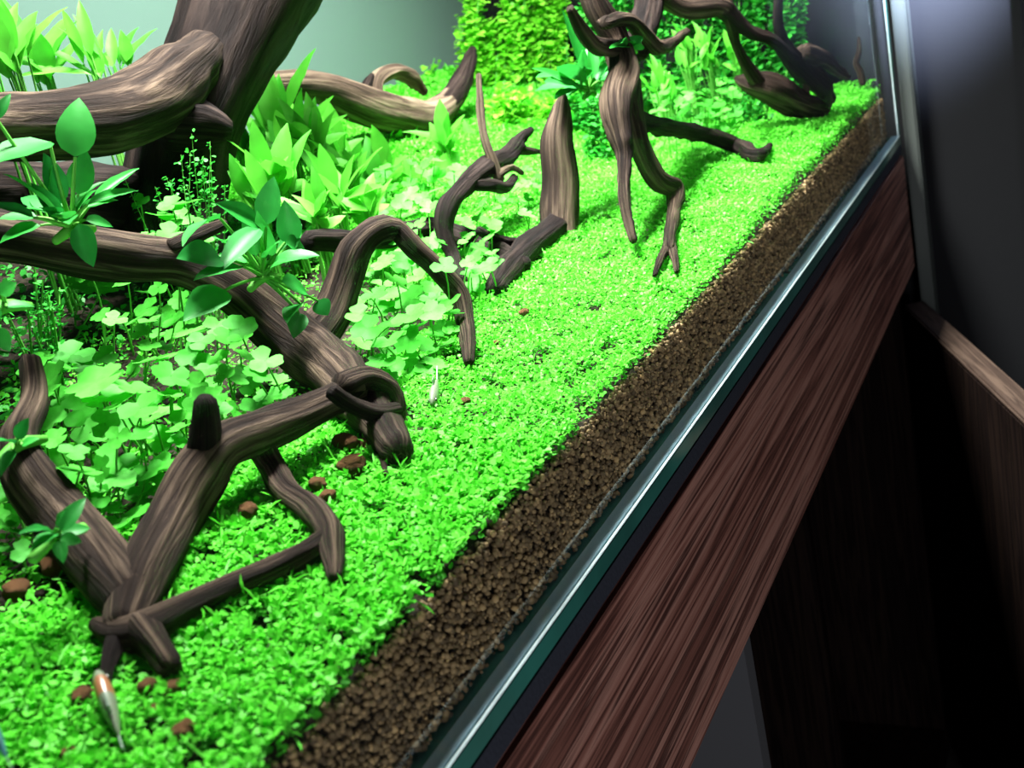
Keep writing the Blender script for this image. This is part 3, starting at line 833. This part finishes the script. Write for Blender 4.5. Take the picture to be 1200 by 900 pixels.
spec = [
    # crown, y, n, length, width, seed, label
    ((322, 150), .42, 13, 78, 24, 31, 'long-leaved plant reaching highest before the frosted rear pane'),
    ((365, 185), .36, 16, 80, 24, 32, 'long-leaved plant with arching leaves below the pale bough'),
    ((330, 225), .30, 16, 70, 24, 33, 'long-leaved plant right behind the glossy broad-leaved plant'),
    ((395, 235), .30, 15, 64, 20, 34, 'long-leaved plant behind the arched driftwood branch'),
    ((445, 215), .36, 14, 50, 20, 35, 'low long-leaved plant below the middle of the pale bough'),
    ((490, 225), .34, 14, 46, 18, 36, 'long-leaved plant beside the twisted dark branch'),
    ((525, 180), .32, 11, 52, 18, 37, 'long-leaved plant under the upturned black bough end'),
    ((372, 262), .25, 12, 50, 17, 38, 'long-leaved plant squeezed between log root and arched branch'),
    ((290, 190), .38, 10, 60, 22, 39, 'long-leaved plant tucked against the foot of the thick trunk'),
    ((430, 255), .27, 12, 42, 18, 40, 'short long-leaved plant directly over the log root'),
    ((345, 190), .40, 14, 80, 24, 45, 'long-leaved plant in the densest part before the pale bough'),
    ((305, 245), .30, 12, 62, 22, 46, 'long-leaved plant between thick trunk foot and glossy broad-leaved plant'),
    ((400, 190), .40, 13, 62, 22, 47, 'long-leaved plant under the root of the hooked bough branch'),
    ((470, 185), .42, 12, 44, 18, 48, 'pale long-leaved plant low behind the bough bend'),
    ((410, 215), .33, 14, 60, 20, 49, 'long-leaved plant in front of the pale bough middle'),
    ((565, 200), .36, 10, 45, 16, 44, 'long-leaved plant behind the thin pale twig'),
]
for cr, y, n_, l_, w_, sd, lb in spec:
    rosette(lb, cr, y, n_, l_, w_, sd)
for cr, y, n_, l_, w_, sd, lb in [
    ((18, 80), .42, 12, 80, 22, 51, 'upright long-leaved plant crowding the tall narrow one behind the thick branch'),
    ((55, 88), .44, 12, 85, 22, 52, 'long-leaved plant behind the middle of the thick branch'),
    ((108, 80), .42, 9, 80, 16, 53, 'long-leaved plant with narrow drooping leaves behind the thick branch'),
    ((140, 75), .45, 8, 58, 14, 54, 'sparse long-leaved plant beside the rising trunk, narrow leaves'),
    ((-15, 70), .38, 8, 110, 24, 55, 'tallest narrow-leaved plant at the tank edge behind the thick branch')]:
    rosette(lb, cr, y, n_, l_, w_, sd, spread=0.6)
for cr, y, n_, l_, w_, sd, lb in [
    ((835, 75), yx(835, 75, 1.33), 16, 36, 9, 61, 'bushy narrow-leaved plant behind the curved root beside the clear end pane'),
    ((805, 70), yx(805, 70, 1.30), 16, 38, 9, 62, 'bushy narrow-leaved plant beside the clawed root branches'),
    ((775, 110), yx(775, 110, 1.24), 14, 34, 9, 63, 'shaded narrow-leaved plant behind the clawed root'),
    ((862, 70), yx(862, 70, 1.36), 14, 34, 9, 64, 'narrow-leaved plant between the curved root and the tangle')]:
    rosette(lb, cr, y, n_, l_, w_, sd, spread=0.5, group='narrow-leaved plants beside the clear end pane')

# ------------------------------------------------------------------ fine-leaved stem plants
def stemplant(label, base, top, y, nst, leafpx, spreadpx, seed, mat, dens=1.0, group='fine-leaved stem plants', stalk=0.0007):
    rd = np.random.default_rng(seed)
    if top[1] <= 20: top = (top[0], top[1] - 45)
    b, t = py_(*base, y), py_(*top, y)
    g = np.array([b[0], b[1], ground(b[0], b[1])])
    root = empty('stem_plant', g, label, 'plant', group)
    s = pxm(b); segs, P, nd = [], [], []
    for i in range(nst):
        o0 = rd.normal(0, spreadpx * 0.8, 3) * s; o0[2] = 0
        o1 = rd.normal(0, spreadpx, 3) * s; o1[2] *= 0.5
        a, e = g + o0 * 0.7, t + o1
        a[2] = ground(a[0], a[1])
        a[1] = min(a[1], .54); e[1] = min(e[1], .54); e[0] = min(e[0], 1.563); a[0] = min(a[0], 1.563)
        segs.append((Vector(a), Vector(e), Vector((0, 0, 0))))
        m_ = int(max(8, np.linalg.norm(e - a) / (leafpx * s * 0.30) * dens))
        for k in range(m_):
            u = rd.uniform(0.12, 1.0)
            P.append(a * (1 - u) + e * u + rd.normal(0, leafpx * s * 0.35, 3))
    P = np.array(P); n = len(P)
    P[:, 0] = np.minimum(P[:, 0], 1.563); P[:, 1] = np.minimum(P[:, 1], .55)
    t6 = np.array([[0, 0, 0], [0.30, 0.30, 0.05], [0.70, 0.32, 0.06], [1.0, 0, -0.06], [0.70, -0.32, 0.06], [0.30, -0.30, 0.05]])
    az = rd.uniform(0, 2 * math.pi, n); el = rd.normal(0.2, 0.4, n)
    ux = np.stack([np.cos(az) * np.cos(el), np.sin(az) * np.cos(el), np.sin(el)], 1)
    uy = np.stack([-np.sin(az), np.cos(az), rd.normal(0, .3, n)], 1)
    uz = np.cross(ux, uy)
    L = rd.uniform(.7, 1.3, n) * leafpx * s
    me = scatter_mesh('foliage', t6, np.array([[0, 1, 2, 3, 4, 5]]), P, np.stack([L, L, L], 1), np.stack([ux, uy, uz], 2), rd.random(n), 0, False)
    tag(link('foliage', me, root, M[mat]), kind='stuff')
    stalks(root, segs, stalk)
    return root

k = 0
for bx, by, tx, ty, y, ns, lf, spd, lb in [
    (566, 190, 562, 20, .47, 7, 10, 9, 'slim yellow-green stem plant against the frosted pane corner'),
    (585, 190, 580, 30, .46, 10, 10, 12, 'yellow-green stem plant bush next to the upturned bough end'),
    (610, 170, 605, 10, .44, 10, 10, 12, 'yellow-green stem plant bush behind the thin pale twig'),
    (635, 160, 632, 0, .42, 10, 10, 12, 'yellow-green stem plant bush behind the grey stump'),
    (660, 150, 655, -10, .40, 9, 10, 11, 'yellow-green stem plant bush behind the clawed root top'),
    (600, 205, 598, 110, .36, 9, 11, 14, 'low yellow-green stem plant before the taller bushes'),
    (632, 205, 634, 120, .34, 9, 11, 13, 'low yellow-green stem plant beside the grey stump'),
    (545, 130, 545, 25, .50, 3, 10, 5, 'single yellow-green shoot rising over the upturned bough end'),
    (510, 150, 505, 75, .54, 3, 8, 12, 'thin wispy shoots before the frosted pane corner')]:
    stemplant(lb, (bx, by), (tx, ty), y, ns, lf, spd, 70 + k, 'fine', 1.6 if ns > 4 else 0.5); k += 1
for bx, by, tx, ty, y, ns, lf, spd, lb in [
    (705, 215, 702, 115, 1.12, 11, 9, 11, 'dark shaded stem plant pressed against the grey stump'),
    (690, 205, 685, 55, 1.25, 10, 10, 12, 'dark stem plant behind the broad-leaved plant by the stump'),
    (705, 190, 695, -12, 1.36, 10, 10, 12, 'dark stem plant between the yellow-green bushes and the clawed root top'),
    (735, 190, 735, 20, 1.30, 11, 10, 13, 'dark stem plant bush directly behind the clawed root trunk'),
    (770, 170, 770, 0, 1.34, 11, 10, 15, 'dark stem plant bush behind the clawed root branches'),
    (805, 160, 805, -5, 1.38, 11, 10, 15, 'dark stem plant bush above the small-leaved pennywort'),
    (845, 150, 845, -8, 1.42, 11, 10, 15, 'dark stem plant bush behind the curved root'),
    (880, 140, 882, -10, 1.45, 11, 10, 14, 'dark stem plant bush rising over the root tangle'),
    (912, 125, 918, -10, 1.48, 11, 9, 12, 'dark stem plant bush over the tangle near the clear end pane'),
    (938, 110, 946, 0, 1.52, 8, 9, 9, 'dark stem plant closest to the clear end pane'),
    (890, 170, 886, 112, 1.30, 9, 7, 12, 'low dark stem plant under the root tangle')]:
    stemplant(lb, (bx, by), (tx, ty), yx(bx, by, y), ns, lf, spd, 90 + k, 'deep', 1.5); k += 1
stemplant('thin mossy stem plant hanging in the shade below the thick branch', (205, 260), (215, 200), .30, 16, 6, 26, 130, 'deep', 0.5, stalk=0.0003)
stemplant('dim stem plant in the gap under the log at the tank edge', (50, 420), (45, 350), .30, 12, 8, 26, 131, 'deep', 0.6)

# ------------------------------------------------------------------ lava stones
def stone_mesh(i):
    bm = bmesh.new(); bmesh.ops.create_icosphere(bm, subdivisions=3, radius=1.0)
    for v in bm.verts:
        d = v.co.normalized()
        v.co = d * (1 + 0.28 * noise.noise(d * 1.6 + Vector((i * 5.1, 0, 0))) + 0.12 * noise.noise(d * 5 + Vector((0, i * 3.3, 0))))
        v.co.z *= 0.75
    me = bpy.data.meshes.new('stone_%d' % i); bm.to_mesh(me); bm.free()
    me.polygons.foreach_set('use_smooth', [True] * len(me.polygons))
    me.materials.append(M['stone'])
    return me
SM = [stone_mesh(i) for i in range(4)]
for i, (a, b, r, lb) in enumerate([
    (216, 855, 12, 'roundest rust-brown pebble alone in the front carpet'),
    (372, 567, 9, 'rust-brown pebble touching its twin under the fork of the spidery root'),
    (384, 581, 8, 'smaller rust-brown pebble touching its twin under the fork of the spidery root'),
    (290, 598, 10, 'rust-brown pebble inside the loop of the spidery root leg'),
    (414, 545, 14, 'largest brown stone beneath the knotted root end'),
    (432, 520, 10, 'brown stone wedged behind the knotted root end'),
    (404, 520, 13, 'dark brown stone in the shade under the knotted root'),
    (172, 803, 9, 'upright rust-brown pebble below the foot of the spidery root'),
    (205, 808, 12, 'flat brown stone before the foot of the spidery root'),
    (178, 833, 8, 'small brown pebble between the flat stone and roundest pebble'),
    (96, 815, 11, 'jagged brown stone beside the orange-backed fish'),
    (80, 883, 9, 'rust-brown pebble furthest from the driftwood, in the front carpet'),
    (18, 692, 13, 'pale brown stone below the spidery root trunk at the tank edge'),
    (62, 662, 13, 'dark brown stone under the spidery root trunk'),
    (614, 366, 5, 'tiny brown pebble in the open bright carpet'),
    (582, 402, 4, 'tiny brown pebble beside the arched branch tip'),
    (545, 470, 5, 'tiny brown pebble near the small striped fish')]):
    p = V(pg(a, b, 0.0095)); s = 1.3 * r * pxm(p)
    o = link('pebble', SM[i % 4], None, None, Matrix.Translation(p) @ Matrix.Rotation(i * 1.3, 4, 'Z') @ Matrix.Diagonal((s, s * .85, s, 1)))
    tag(o, lb, 'stone', 'lava pebbles in the carpet')

# ------------------------------------------------------------------ fish
def fish(label, head, tail, y0, y1, wpx, body, seed, band=None):
    p, q = V(py_(*head, y0)), V(py_(*tail, y1))
    L = (q - p).length; hgt = wpx * pxm(p)
    root = empty('fish', (p + q) / 2, label, 'fish', 'small fish over the carpet')
    vs, fs, n, m_ = [], [], 14, 10
    for i in range(n + 1):
        t = i / n
        h = 0.5 * (math.sin(math.pi * min(1, 0.06 + t * 0.97) ** 0.7) ** 0.8 * 0.9 + 0.1 * (1 - t) * 0 + 0.07)
        for k_ in range(m_):
            a = 2 * math.pi * k_ / m_
            vs.append((t * 0.78, 0.55 * h * math.cos(a), h * math.sin(a)))
    for i in range(n):
        for k_ in range(m_):
            fs.append((i * m_ + k_, i * m_ + (k_ + 1) % m_, (i + 1) * m_ + (k_ + 1) % m_, (i + 1) * m_ + k_))
    fs.append(tuple(range(m_))[::-1]); fs.append(tuple(n * m_ + k_ for k_ in range(m_)))
    mw = frame(p, q - p, Vector((0, 0, 1)), L, hgt, hgt)
    me = mesh_from('fish_body', vs, fs)
    me.materials.append(M[body])
    if band:
        me.materials.append(M[band])
        for po in me.polygons:
            if 0.12 < po.center.x < 0.34 and po.center.z > -0.1: po.material_index = 1
    link('body', me, root, None, mw)
    def fin(name, pts):
        v = [(x, -0.03, z) for x, z in pts] + [(x, 0.03, z) for x, z in pts]; k_ = len(pts)
        f = [tuple(range(k_)), tuple(range(2 * k_ - 1, k_ - 1, -1))] + [(i, i + k_, (i + 1) % k_ + k_, (i + 1) % k_) for i in range(k_)]
        link(name, mesh_from(name, v, f, False), root, M['fin'], mw)
    fin('tail_fin', [(0.72, 0), (0.80, 0.12), (1.0, 0.42), (0.93, 0.0), (1.0, -0.42), (0.80, -0.12)])
    fin('dorsal_fin', [(0.36, 0.40), (0.42, 0.70), (0.56, 0.62), (0.58, 0.36)])
    fin('anal_fin', [(0.44, -0.36), (0.50, -0.62), (0.62, -0.52), (0.64, -0.28)])
    for sgn in (-1, 1):
        v, f = ico(2)
        em = mesh_from('fish_eye', v * np.array([0.045, 0.07, 0.10]) + np.array([0.09, sgn * 0.20, 0.10]), [tuple(int(i) for i in r_) for r_ in f])
        link('eye', em, root, M['eye'], mw)
    return root
fish('small striped pale fish beside the end of the long log', (507, 474), (514, 436), .085, .10, 21, 'fish', 1)
fish('slender grey fish with an orange back, close to the front glass', (116, 792), (148, 888), .075, .045, 40, 'fish', 2, 'fishred')
fish('pale blue fish half hidden behind the foot of the spidery root', (208, 742), (232, 774), .085, .075, 24, 'fishblue', 3)
fish('dark blue fish in the shade under the knotted root', (368, 552), (400, 545), .105, .105, 12, 'fishblue', 4)
fish('teal fish at the tank edge, nearest of all to the front glass', (-14, 842), (16, 905), .045, .03, 24, 'fishblue', 5)

# ------------------------------------------------------------------ dark curtain hanging before the right wall
vs, fs = [], []
nu, nv = 60, 8
for j in range(nv + 1):
    for i in range(nu + 1):
        u_ = i / nu
        vs.append((1.585 + 0.014 * math.sin(u_ * 26) + 0.006 * math.sin(u_ * 61 + j * .4), -0.165 - u_ * 0.55, -0.93 + j / nv * 2.65))
for j in range(nv):
    for i in range(nu):
        a = j * (nu + 1) + i
        fs.append((a, a + 1, a + nu + 2, a + nu + 1))
cu = link('curtain', mesh_from('curtain', vs, fs), None, M['cloth'])
sm = cu.modifiers.new('thickness', 'SOLIDIFY'); sm.thickness = 0.003
tag(cu, 'black cloth curtain hanging in folds before the dark wall', 'curtain')
